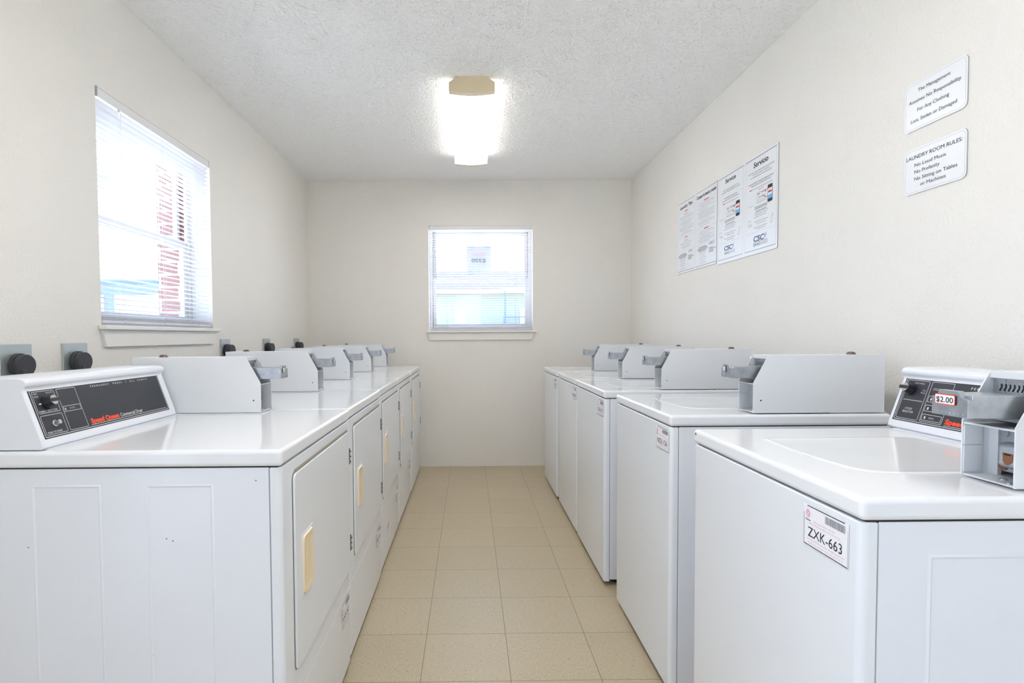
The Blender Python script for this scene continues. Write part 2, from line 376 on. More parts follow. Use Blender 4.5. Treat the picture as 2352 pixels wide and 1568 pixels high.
# windows (double hung, white frame set at the outside of the plaster reveal)
def window(name, put, u0, u1, z0, z1, d0):
    """put(b, u0,u1, d0,d1, z0,z1, m): u along the wall, d depth outwards"""
    zm = (z0+z1)/2-.01
    f = MB()
    for a, c in ((u0, u0+.03), (u1-.03, u1)): put(f, a, c, d0, d0+.07, z0, z1, M['alu'])
    put(f, u0+.03, u1-.03, d0, d0+.07, z1-.03, z1, M['alu']); put(f, u0+.03, u1-.03, d0, d0+.07, z0, z0+.03, M['alu'])
    root = struct(f.build(name, bevel=.002, seg=1))
    for nm, q0, q1, dd, in (('upper_sash', zm-.015, z1-.03, d0+.038), ('lower_sash', z0+.03, zm+.02, d0+.008)):
        s = MB(); t = .028; a0, a1 = u0+.03, u1-.03
        put(s, a0, a0+t, dd, dd+.024, q0, q1, M['alu']); put(s, a1-t, a1, dd, dd+.024, q0, q1, M['alu'])
        put(s, a0+t, a1-t, dd, dd+.024, q1-t-.004, q1, M['alu']); put(s, a0+t, a1-t, dd, dd+.024, q0, q0+t+.004, M['alu'])
        so = s.build(nm, root, bevel=.0015, seg=1)
        g = MB(); put(g, a0+t, a1-t, dd+.010, dd+.014, q0+t+.004, q1-t-.004, M['glass']); g.build('pane', so)
    return root
lw = window('window_1', lambda b, u0, u1, d0, d1, z0, z1, m: b.box(XL-d1, XL-d0, u0, u1, z0, z1, m), *LW[:2], *LW[2:], .115)
bw = window('window_2', lambda b, u0, u1, d0, d1, z0, z1, m: b.box(u0, u1, YB+d0, YB+d1, z0, z1, m), *BW[:2], *BW[2:], .115)
def sill(name, put, u0, u1, z, root):
    s = MB(); put(s, u0-.022, u1+.028, -.032, 0, z-.018, z, M['trim']); put(s, u0, u1, 0, .115, z-.018, z, M['trim'])
    s.build('window_sill', root, bevel=.005, seg=3)
    # apron with raked ends
    a = MB(); pts = [(u0-.012, z-.018), (u0+.008, z-.084), (u1-.008, z-.084), (u1+.012, z-.018)]
    return a, pts
a, pts = sill('', lambda b, u0, u1, d0, d1, z0, z1, m: b.box(XL-d1, XL-d0, u0, u1, z0, z1, m), LW[0], LW[1], LW[2], lw)
a.prism(pts, XL, XL+.014, M['trim'], 'x'); a.build('window_apron', lw, bevel=.002)
a, pts = sill('', lambda b, u0, u1, d0, d1, z0, z1, m: b.box(u0, u1, YB+d0, YB+d1, z0, z1, m), BW[0], BW[1], BW[2], bw)
a.prism(pts, YB-.014, YB, M['trim'], 'y'); a.build('window_apron', bw, bevel=.002)

# ------------------------------------------------------------------ blinds
def blind(F, length, ztop, zbot, tilts, label):
    """F maps (along, depth towards the room, z) to the world"""
    root = empty('window_blind', F(length/2, 0, ztop)); tag(root, label, 'window blind', 'horizontal slat blinds in the windows')
    inv = Matrix.Translation(-root.location)
    def new():
        q = MB(); q.M = inv; return q
    def bx(q, a0, a1, d0, d1, z0, z1, m):
        vs = [F(a, d, z) for z in (z0, z1) for a, d in ((a0, d0), (a1, d0), (a1, d1), (a0, d1))]
        q.add(vs, [(0,3,2,1),(4,5,6,7),(0,1,5,4),(1,2,6,5),(2,3,7,6),(3,0,4,7)], m)
    q = new(); bx(q, .004, length-.004, -.006, .022, ztop-.036, ztop-.001, M['alu']); q.build('headrail', root, bevel=.002)
    # brackets at the ends of the headrail
    q = new(); bx(q, .0, .0035, -.008, .026, ztop-.038, ztop, M['sign_edge']); q.build('bracket', root)
    q = new(); bx(q, length-.0035, length, -.008, .026, ztop-.038, ztop, M['alu']); q.build('bracket', root)
    q = new(); q.closed = False
    n = int((ztop-.05-zbot-.035)/.0212)
    zs = [ztop-.052-i*.0212 for i in range(n+1)]
    for i, z in enumerate(zs):
        ang = math.radians(tilts(i/n)); hw = .0125; rows = []
        for k in range(6):
            t = -1+2*k/5; d = t*hw; hgt = .0022*(1-t*t)
            dd = .008 + d*math.cos(ang) - hgt*math.sin(ang); zz = z + d*math.sin(ang) + hgt*math.cos(ang)
            rows.append((dd, zz))
        sag = random.uniform(-.0006, .0006)
        vs = [F(a, dd, zz+(sag if a > .1 else 0)) for a in (.007, length-.007) for dd, zz in rows]
        q.add(vs, [(k, k+1, 7+k, 6+k) for k in range(5)], M['slat'], True)
    q.build('slats', root)
    q = new(); z0 = zs[-1]-.034; bx(q, .006, length-.006, -.004, .02, z0, z0+.011, M['slat'])
    for j in range(5): bx(q, .006, length-.006, -.003, .019, z0+.0125+j*.0028, z0+.0138+j*.0028, M['slat'])
    q.build('bottom_rail', root)
    for a in (.15, length*.5, length-.15):
        q = new()
        for d in (-.006, .022): q.tube([F(a, d, ztop-.04), F(a, d, z0+.01)], .0007, M['cord'], 5)
        q.tube([F(a+.006, .008, ztop-.04), F(a+.006, .008, z0+.01)], .0008, M['cord'], 5)
        q.build('ladder_cord', root)
    for a in (.15, length*.5, length-.15):
        q = new(); bx(q, a-.007, a+.007, .02, .023, z0+.004, z0+.012, M['cord']); q.build('cord_knot', root)
    return root
wid_l = LW[1]-LW[0]-.012
def tilt_left(t): return 42 - t*260 if t < .13 else (9 if t < .2 else 5 + 3*math.sin(t*23) - (9 if .36 < t < .62 else 0)) 
bl = blind(lambda a, d, z: Vector((XL-.022+d, LW[0]+.006+a, z)), wid_l, LW[3]+.0005, LW[2], tilt_left, 'white slat blind hanging in the window above the dryers')
bb = blind(lambda a, d, z: Vector((BW[0]+.005+a, YB+.022-d, z)), BW[1]-BW[0]-.010, BW[3]+.0005, BW[2], lambda t: -2 if t < .6 else 1, 'white slat blind hanging in the far window at the end of the aisle')
q = MB(); q.M = Matrix.Translation(-bl.location)
q.cyl((XL+.006, LW[0]+.13, LW[3]-.046), (1, 0, 0), .006, .004, M['chrome']); q.tube([(XL+.008, LW[0]+.13, LW[3]-.05), (XL+.008, LW[0]+.132, LW[3]-.075)], .0025, M['chrome'])
q.build('wand_hook', bl)

# notice taped to the back window, its print facing out
pw = Art((.203, YB+.148, 1.70), (-1, 0, 0), (0, 0, 1), step=.0003, sign=-1)
pw.closed = False
pw.add([pw.P(0, 0, 0), pw.P(.222, 0, 0), pw.P(.222, .272, 0), pw.P(0, .272, 0)], [(0, 1, 2, 3)], M['paper'])
pw.text('$300', .047, .178, .124, .031, M['ink_grey'], 2, .03)
for y, x0, x1 in ((.200, .06, .165), (.182, .05, .172)): pw.dashes(x0, x1, y, .013, M['ink_palepink'], 2)
pw.dashes(.02, .20, .108, .006, M['ink_light'], 2)
for y, x0, x1, mm in ((.252, .01, .07, 'ink_light'), (.252, .085, .13, 'ink_palepink'), (.252, .15, .21, 'ink_light'), (.232, .01, .06, 'ink_light'), (.232, .16, .21, 'ink_light'),
                      (.035, .17, .21, 'ink_light'), (.010, .165, .21, 'ink_light'), (.010, .015, .065, 'ink_palepink'), (.035, .09, .12, 'ink_light')): pw.dashes(x0, x1, y, .010, M[mm], 2)
tag(pw.build('window_notice'), 'paper $300 notice taped inside out behind the far window blind', 'notice')

# ------------------------------------------------------------------ ceiling lights
def light_fixture(y0, y1, label, lens='lens', group='wraparound fluorescent ceiling lights'):
    xc = .022; root = empty('ceiling_light', (xc, y0, ZC)); tag(root, label, 'ceiling light', group)
    L = y1-y0
    h = MB(); h.box(-.072, .072, .03, L-.03, -.03, 0, M['whitewood']); h.build('housing', root, bevel=.003)
    pts = [(-.117, -.028), (-.119, -.072), (-.06, -.0795), (0, -.083), (.06, -.0795), (.119, -.072), (.117, -.028)]
    l = MB(); l.prism(pts, .045, L-.045, M[lens])
    l.mi(M['lens_side']); l.m = [1 if max(abs(l.v[i][0]) for i in f) == min(abs(l.v[i][0]) for i in f) or all(abs(l.v[i][0]) > .1 for i in f) else 0 for f in l.f]
    l.build('lens', root)
    for a, c in ((0, .045), (L-.045, L)):
        k = 1 if a == 0 else .93
        e = MB(); e.prism([(-.121*k, -.03), (-.121*k, -.074*k), (-.06, -.082*k), (0, -.0855*k), (.06, -.082*k), (.121*k, -.074*k), (.121*k, -.03), (.078, -.0), (-.078, -.0)], a, c, M['cream_cap'])
        e.build('end_cap', root, bevel=.0015)
    return root
light_fixture(3.03, 4.345, 'glowing wraparound ceiling light with yellowed end caps above the aisle')
light_fixture(.45, 1.765, 'unseen wraparound ceiling light assumed above the camera, nearer the entrance', 'lens_unseen')  # unseen fixture, added to light the near part of the room

# ------------------------------------------------------------------ coin box (shared by every machine), machine frame: x into depth, y from its right side, z up
BX0, BX1, BZ0, BZ1, BKNEE = .266, .682, .908, 1.090, 1.004
BY0, BWD = .008, .100
def coin_box(parent, y0, price=None):
    y1 = y0+BWD; t = .0028
    prof = [(BX0, BZ0), (BX1, BZ0), (BX1, BZ1), (BX0+.047, BZ1), (BX0, BKNEE)]
    h = MB()
    h.prism(prof, y0, y0+t, M['box_paint']); h.prism(prof, y1-t, y1, M['box_paint'])
    h.box(BX0+.047, BX1, y0+t, y1-t, BZ1-t, BZ1, M['box_paint']); h.box(BX1-t, BX1, y0+t, y1-t, BZ0, BZ1-t, M['box_paint'])
    h.box(BX0+.003, BX1-t, y0+t, y1-t, BZ0, BZ0+t, M['box_paint'])
    h.box(BX0+.002, BX0+.085, y0+t, y1-t, BKNEE-.006, BKNEE-.003, M['box_paint'])       # shelf between slide and vault
    h.box(BX0+.047, BX0+.050, y0+t, y1-t, BZ1-.012, BZ1-t, M['box_paint'])             # downturned lip at the top edge
    h.box(BX0+.002, BX0+.034, y1-t-.0022, y1-t, BZ0+t+.003, BZ0+.052, M['box_paint'])   # doubled inner wall
    h.box(BX0+.002, BX0+.034, y1-t-.0022, y1-t, BZ0+.0535, BKNEE-.009, M['box_paint'])
    h.box(BX0+.047, BX0+.054, y0+t, y0+.012, BZ0+t, BKNEE-.006, M['box_paint']); h.box(BX0+.047, BX0+.054, y1-.020, y1-t, BZ0+t, BKNEE-.006, M['box_paint'])
    h.box(BX0+.036, BX0+.051, y0-.0008, y0, BZ0+.036, BZ0+.0364, M['box_paint'])
    h.box(.615, .640, y0-.0012, y0, 1.055, 1.0575, M['box_paint'])
    root = h.build('coin_box', parent, bevel=.0012, seg=2)
    # face plate behind the slide
    p = MB(); xp = BX0+.052
    p.box(xp, xp+.003, y0+.012, y1-.003, BKNEE+.012, BZ1-.0115, M['zinc'])
    for i in range(9):
        yy = y0+.020+i*.0078
        a = Art((xp-.0005, yy+.002, 0), (0, -1, 0), (0, 0, 1)); a.line([(0, 1.0545), (.0008, 1.059), (.0036, 1.063), (.0028, 1.0685)], .0022, M['gap'], 1)
        p.v, n0 = p.v+a.v, len(p.v); p.f += [[n0+k for k in f] for f in a.f]; mi = p.mi(M['gap']); p.m += [mi]*len(a.f); p.sm += [False]*len(a.f)
        p.box(xp-.002, xp, yy-.0022, yy+.0022, 1.0540, 1.0560, M['zinc'])
    for yy in (y0+.03, y0+.075): p.cyl((xp-.0015, yy, 1.0735), (1, 0, 0), .0024, .002, M['zinc'], 12)
    p.closed = False; p.build('slot_plate', root)
    # coin slide pushed out
    s = MB(); ya, yb = y0+.018, y1-.016
    s.prism([(.211, 1.0545), (BX0+.054, 1.0545), (BX0+.054, 1.040), (BX0+.028, 1.0155), (.211, 1.018)], ya, yb, M['zinc'])
    s.prism([(xp, 1.03), (xp, 1.008), (BX0+.028, 1.008), (BX0+.034, 1.03)], ya+.004, yb-.004, M['zinc'])
    s.build('coin_slide', root, bevel=.0015)
    s = MB(); s.closed = True
    s.prism([(ya-.001, 1.018), (yb+.004, 1.018), (yb+.004, 1.0485), (yb-.006, 1.0495), (yb-.011, 1.0605), (ya+.018, 1.0605), (ya+.012, 1.0495), (ya-.001, 1.048)], .203, .213, M['zinc'], 'x')
    for i in range(7): s.box(.2018, .203, ya+.006+i*.0082, ya+.010+i*.0082, 1.0215, 1.0245, M['zinc'])
    s.build('slide_handle', root, bevel=.0012)
    # vault lock in the lower opening
    s = MB(); xv = BX0+.050
    s.box(xv, xv+.003, y0+.006, y1-.02, BZ0+.012, BKNEE-.01, M['zinc'])
    s.cyl((xv-.003, y1-.031, BZ0+.078), (1, 0, 0), .007, .003, M['zinc'], 16)
    v = s.build('vault_plate', root)
    s = MB(); s.box(xv-.026, xv, y0+.012, y0+.062, BZ0+.022, BZ0+.066, M['zinc']); s.build('vault_lock', root, bevel=.011, seg=4)
    a = Art((xv-.0262, y0+.046, BZ0+.033), (0, -1, 0), (0, 0, 1), step=.0003)
    a.poly([(0, .002), (.004, -.003), (.011, -.003), (.0165, .002), (.0175, .016), (-.001, .016)], M['rust'], 1); a.rect(.002, .014, .0125, .015, M['gap'], 2)
    a.build('keyhole', root)
    for xx, yy in ((BX0+.026, y0+.046), (BX0+.012, y0+.022)):
        s = MB(); s.cyl((xx, yy, BZ0+t), (0, 0, 1), .0065, .0022, M['zinc'], 16, .0045); s.build('screw', root)
    s = MB(); s.cyl((xv-.002, y1-.028, BZ0+.02), (1, 0, 0), .007, .002, M['rust'], 14); s.build('rusty_rivet', root)
    for yy, o in ((y0-.0002, -1), (y1+.0002, 1)):
        s = MB(); s.cyl((.290, yy, .948), (0, o, 0), .0024, .0004, M['gap'], 12); s.build('screw_hole', root)
    s = MB(); s.cyl((.607, y0+.05, BZ1), (0, 0, 1), .0145, .0075, M['brown'], 20, .0105); s.cyl((.607, y0+.05, BZ1+.0075), (0, 0, 1), .006, .0008, M['gap'], 12); s.build('lock_cap', root)
    a = Art((.2015, y0+.062, 1.0300), (0, -1, 0), (0, 0, 1), step=.0003)
    if price:
        a.poly(a.rr(-.018, .023, .006, .0235, .003), M['ink_red'], 1); a.poly(a.rr(-.0166, .0216, .0074, .0221, .002), M['sticker'], 2)
        a.text(price, -.0145, .0195, .0098, .0095, M['ink_black'], 3, .01)
    else:
        a.poly(a.rr(-.012, .010, .006, .0245, .002), M['ink_navy'], 1); a.poly(a.rr(-.010, .008, .008, .0225, .0015), M['sticker'], 2)
        a.rect(-.006, -.004, .0105, .0195, M['ink_grey'], 3); a.rect(-.006, 0, .0105, .0125, M['ink_grey'], 3); a.rect(.002, .004, .0105, .018, M['ink_grey'], 3)
    a.build('price_tag', root)
    return root

# ------------------------------------------------------------------ console with printed panel
VZ, VX = .110, .038; VL = math.hypot(VX, VZ)
def console(parent, yl, length, kind, kx=.534):
    y0, y1 = yl-length, yl
    c = MB()
    prof = [(kx+.0, .906), (kx-.004, .911), (kx-.001, .925), (kx+.038, 1.036), (kx+.037, 1.043), (kx+.031, 1.050), (kx+.030, 1.058), (kx+.036, 1.064), (kx+.046, 1.067), (kx+.16, 1.067), (kx+.172, 1.055), (kx+.172, .906)]
    c.prism(prof, y0, y1, M['enamel'])
    root = c.build('control_console', parent, bevel=.0035, seg=3, angle=25)
    a = Art((kx-.0008, yl-.012, .925), (0, -1, 0), (VX, 0, VZ), step=.0003)
    a.poly([(0, .003), (.53, .003), (.53, .122), (0, .122)], M['panel'], 1)
    a.rframe(.004, .526, .006, .119, .004, .0013, M['ink_white'], 2)
    w = .0009
    if kind == 'dryer':
        a.rframe(.009, .078, .062, .115, .004, w, M['ink_white']); a.rframe(.009, .078, .0105, .057, .004, w, M['ink_white'])
        a.rframe(.086, .151, .0105, .115, .003, w, M['ink_white']); a.frame(.089, .148, .057, .071, w, M['ink_white'])
        a.rect(.0935, .0965, .0605, .0665, M['ink_white']); a.text('IN USE', .110, .127, .0625, .0038, M['ink_light'])
        a.text('PERM', .013, .025, .1075, .0042, M['ink_light']); a.text('PRESS', .013, .026, .1005, .0042, M['ink_light']); a.text('DELICATE', .052, .073, .1075, .0042, M['ink_light'])
        a.text('FABRIC SELECTOR', .013, .069, .0645, .0048, M['ink_white']); a.text('PUSH TO START', .015, .061, .0135, .0048, M['ink_white'])
        a.text('P E R M A N E N T', .209, .286, .1085, .0048, M['ink_white']); a.text('P R E S S', .303, .343, .1085, .0048, M['ink_white'])
        a.disc(.362, .111, .0014, M['ink_white']); a.text('A L L', .381, .404, .1085, .0048, M['ink_white']); a.text('F A B R I C', .419, .469, .1085, .0048, M['ink_white'])
        a.text('Speed Queen', .165, .280, .0155, .0125, M['ink_red'], 2, .045); a.text('Commercial Dryer', .286, .391, .0155, .0105, M['ink_white'])
        a.rect(.163, .516, .0115, .0125, M['ink_white']); a.rect(.02, .035, .0835, .0865, M['ink_white'])
        ks = [(.043, .087), (.044, .035)]
    else:
        a.rframe(.009, .081, .0105, .115, .004, w, M['ink_white']); a.rect(.014, .076, .0605, .0615, M['ink_white'])
        a.text('CYCLE', .030, .053, .036, .0052, M['ink_white']); a.text('SELECTOR', .025, .060, .0275, .0052, M['ink_white'])
        a.rframe(.088, .154, .0105, .115, .003, w, M['ink_white']); a.text('CYCLE STATUS', .097, .142, .0935, .0058, M['ink_white'])
        for y, s in ((.066, 'IN USE'), (.042, 'RINSE'), (.018, 'SPIN')):
            a.frame(.091, .150, y-.0035, y+.0125, w, M['ink_white']); a.rect(.099, .103, y+.001, y+.007, M['ink_white']); a.text(s, .113, .128, y+.002, .0045, M['ink_light'])
        a.text('PERM PRESS', .034, .065, .1055, .0038, M['ink_light']); a.text('COLD', .066, .076, .088, .0038, M['ink_light']); a.text('SPECIAL', .062, .078, .0815, .0038, M['ink_light'])
        a.text('P E R M A N E N T', .200, .279, .105, .0058, M['ink_white']); a.text('P R E S S', .296, .336, .105, .0058, M['ink_white'])
        a.disc(.354, .108, .0014, M['ink_white']); a.text('A L L', .372, .395, .105, .0058, M['ink_white']); a.text('F A B R I C', .410, .460, .105, .0058, M['ink_white'])
        a.text('Speed Queen', .163, .280, .0145, .0125, M['ink_red'], 2, .045); a.text('Commercial Washer', .286, .405, .0145, .0105, M['ink_white'])
        a.rect(.162, .516, .0100, .0110, M['ink_white'])
        ks = [(.030, .090)]
    N = a.N; P = lambda x, y, d: Vector(a.P(x, y, 0))+N*d
    a.build('control_plate', root)
    x, y = ks[0]
    k = MB(); k.cyl(P(x, y, 0), N, .016, .006, M['black'], 24); k.cyl(P(x, y, .006), N, .0135, .014, M['black'], 24, .0115)
    p0 = P(x, y, .004); U, V = a.U, a.V
    vs = [p0+U*dx*.016+V*dy*.004+N*dz for dz in (0, .019) for dx, dy in ((-1, -1), (1, -1), (1, 1), (-1, 1))]
    k.add(vs, [(0,3,2,1),(4,5,6,7),(0,1,5,4),(1,2,6,5),(2,3,7,6),(3,0,4,7)], M['black'])
    ko = k.build('selector_knob', root)
    k = MB(); k.cyl(P(x, y, .020), N, .0112, .0012, M['chrome'], 24); k.build('knob_cap', root)
    if len(ks) > 1:
        x, y = ks[1]; k = MB(); k.cyl(P(x, y, 0), N, .0078, .003, M['chrome'], 20); k.cyl(P(x, y, .003), N, .0058, .012, M['chrome'], 20, .0052); k.build('start_button', root)
    return root

def id_label(parent, x, y_right, z0, code, ink):
    """sticker on the front: 12 cm wide, left edge at the higher y"""
    a = Art((x, y_right+.122, z0), (0, -1, 0), (0, 0, 1), step=.0003)
    a.rect(0, .122, 0, .074, M['sticker'], 1)
    a.rect(.002, .120, .0015, .003, M['ink_black'], 2); a.rect(.012, .112, .071, .0725, M['ink_black'], 2)
    a.rect(.0015, .0027, .003, .058, M['ink_grey'], 2); a.rect(.119, .1202, .004, .062, M['ink_light'], 2)
    a.disc(.0135, .058, .0075, M['ink_pink'], 2, 20, .8); a.line([(.009, .050), (.013, .056), (.017, .060)], .0018, M['sticker'], 3); a.line([(.012, .049), (.016, .055)], .0014, M['sticker'], 3)
    a.rect(.006, .021, .0455, .0478, M['ink_grey'], 2)
    r = random.Random(3); xx = .062
    while xx < .112:
        q = r.uniform(.0009, .0032); a.rect(xx, min(xx+q, .113), .055, .0675, M['ink_grey'], 2); xx += q+r.uniform(.0007, .0016)
    for y, p, q in ((.0465, .030, .088), (.041, .018, .102), (.0125, .012, .114), (.0065, .014, .110)): a.dashes(p, q, y, .0022, M['ink_palepink'], 2)
    if code: a.text(code, .014, .106, .0185, .0175, M['ink_black'], 2)
    else:
        for i in range(7): a.rect(.016+i*.013, .025+i*.013, .019, .036 if i != 3 else .021, M['ink_grey'], 2)
    return a.build('id_label', parent)

TOPZ = .9045
def emboss(b, x0, x1, z0, z1, y, out, m):
    """pressed rectangle on a side panel (y plane, raised towards `out`)"""
    w, d = .004, .0014*out
    a = [(x0, z0), (x1, z0), (x1, z1), (x0, z1)]; c = [(x0+w, z0+w), (x1-w, z0+w), (x1-w, z1-w), (x0+w, z1-w)]; e = [(x0+2*w, z0+2*w), (x1-2*w, z0+2*w), (x1-2*w, z1-2*w), (x0+2*w, z1-2*w)]
    vs = [(x, y, z) for x, z in a]+[(x, y+d*1.2, z) for x, z in c]+[(x, y-d*.2, z) for x, z in e]
    fs = [(i, (i+1) % 4, 4+(i+1) % 4, 4+i) for i in range(4)]+[(4+i, 4+(i+1) % 4, 8+(i+1) % 4, 8+i) for i in range(4)]
    b.add(vs, fs if out < 0 else [f[::-1] for f in fs], m, False)

def cabinet(parent, Wd, D, zt, name='cabinet', front=.0306):
    b = MB(); b.box(front, D, .006, Wd-.006, .03, zt, M['enamel']); return b.build(name, parent, bevel=.0025, seg=3)
def wrap_panel(parent, name, x0, x1, y0, y1, z0, z1, r, m, n=7):
    """front sheet whose vertical edges curl back around the corners"""
    pts = [(x1, y0)]
    for i in range(n+1):
        g = math.radians(90*i/n); pts.append((x0+r-r*math.sin(g), y0+r-r*math.cos(g)))
    for i in range(n+1):
        g = math.radians(90*i/n); pts.append((x0+r-r*math.cos(g), y1-r+r*math.sin(g)))
    pts.append((x1, y1))
    b = MB(); b.prism(pts, z0, z1, m, 'z'); return b.build(name, parent, bevel=.003, seg=3)
def feet(parent, Wd, D):
    for x in (.07, D-.07):
        for y in (.07, Wd-.07):
            f = MB(); f.cyl((x, y, 0), (0, 0, 1), .022, .012, M['black'], 16); f.cyl((x, y, .012), (0, 0, 1), .008, .02, M['zinc'], 10); f.build('leveling_foot', parent)

# ------------------------------------------------------------------ washer
WW, WD = .655, .70
def make_washer(price, box_y, cons_left):
    r = empty('top_load_washer', (0, 0, 0)); zt = .866
    cabinet(r, WW, WD, zt)
    feet(r, WW, WD)
    for y, o in ((.006, -1), (WW-.006, 1)):
        for a, c in ((.108, .270), (.40, .56)):
            b = MB(); b.closed = False; emboss(b, a, c, .10, .815, y, o, M['enamel']); b.build('pressed_panel', r)
    wrap_panel(r, 'front_panel', .002, .0292, .004, WW-.004, .022, zt, .013, M['enamel_front'])
    b = MB(); b.box(.014, .0315, .007, WW-.007, .03, zt-.004, M['seam_shade']); b.box(.012, WD-.01, .008, WW-.008, zt-.002, zt+.0035, M['gap']); b.build('seam', r)
    b = MB(); b.box(0, WD, 0, WW, zt+.0025, TOPZ, M['enamel_top']); b.build('top_panel', r, bevel=.010, seg=5)
    # lid, raised a little inside a shallow rim, bowed towards the front, with a finger notch
    def outline(inset):
        pts = []
        x0, x1, ya, yb = .108+inset, .475-inset, .150+inset, .505-inset
        for i in range(9):   # near right corner (large radius)
            g = math.radians(180+90*i/8); pts.append((x0+.075+.075*math.cos(g), ya+.055+.055*math.sin(g)))
        for i in range(7):
            g = math.radians(270+90*i/6); pts.append((x1-.03+.03*math.cos(g), ya+.03+.03*math.sin(g)))
        for i in range(7):
            g = math.radians(90*i/6); pts.append((x1-.02+.02*math.cos(g), yb-.02+.02*math.sin(g)))
        for i in range(5):
            g = math.radians(90+90*i/4); pts.append((x0+.012+.012*math.cos(g), yb-.012+.012*math.sin(g)))
        # bow of the front edge with the notch
        out = []
        for k in range(1, 12):
            t = k/12; y = yb-.012+(ya+.055-yb+.012)*t; bow = -.010*math.sin(math.pi*t)
            out.append((x0+bow, y))
        return pts+out
    b = MB(); o0, o1 = outline(0), outline(.006); n = len(o0)
    vs = [(x, y, TOPZ-.002) for x, y in o0]+[(x, y, TOPZ+.0010) for x, y in o0]+[(x, y, TOPZ+.0019) for x, y in outline(.0025)]+[(x, y, TOPZ+.0019) for x, y in outline(.008)]+[(x, y, TOPZ+.0010) for x, y in outline(.018)]
    fs = []
    for L in range(4): fs += [(L*n+i, L*n+(i+1) % n, (L+1)*n+(i+1) % n, (L+1)*n+i) for i in range(n)]
    fs.append(list(range(4*n, 5*n))); b.add(vs, fs, M['enamel_top'], True); b.build('lid', r)
    b = MB(); b.prism([(.095, .30), (.106, .285), (.112, .285), (.112, .36), (.106, .36)], TOPZ-.001, TOPZ+.0008, M['ink_light'], 'z'); b.build('lid_notch', r)
    b = MB(); b.box(.52, WD-.002, .02, WW-.02, TOPZ, TOPZ+.002, M['enamel']); b.build('rear_rim', r, bevel=.0009)
    coin_box(r, box_y, price)
    console(r, cons_left, .54 if box_y > .02 else .535, 'washer')
    return r
washer_pos = [(.5975, .852, 'ZXK-663'), (.627, 1.765, 'NDJ-156'), (.611, 2.572, 'KGR-627'), (.612, 3.240, None), (.608, 3.955, None)]
washer_lab = ['nearest white top load washer, with a $2.00 tag on its coin slide',
              'white top load washer labelled NDJ-156 on its front',
              'middle white top load washer of the right row, gap before the NDJ-156 washer',
              'second white top load washer from the far wall on the right',
              'farthest white top load washer on the right, beside the far wall']
w0 = make_washer('$2.00', .033, .665)
w1 = make_washer(None, .010, .640)
for i, (x, y, code) in enumerate(washer_pos):
    r = w0 if i == 0 else (w1 if i == 1 else copy_tree(w1, None, ('id_label',)))
    r.location = (x, y, 0); tag(r, washer_lab[i], 'washing machine', 'top load washers along the right wall')
    id_label(r, .0014, .030 if i == 0 else .012, .781, code, None)
# rust chip on the far corner of the nearest washer top
a = Art((0, 0, 0), (0, -1, 0), (0, 0, 1), step=.0002); a.M = Matrix.Identity(4)
a.O = Vector((-.0005, .64, .893)); a.poly([(.0, 0), (.004, -.003), (.009, .002), (.006, .005), (.001, .004)], M['rust'], 1); a.build('rust_chip', w0)

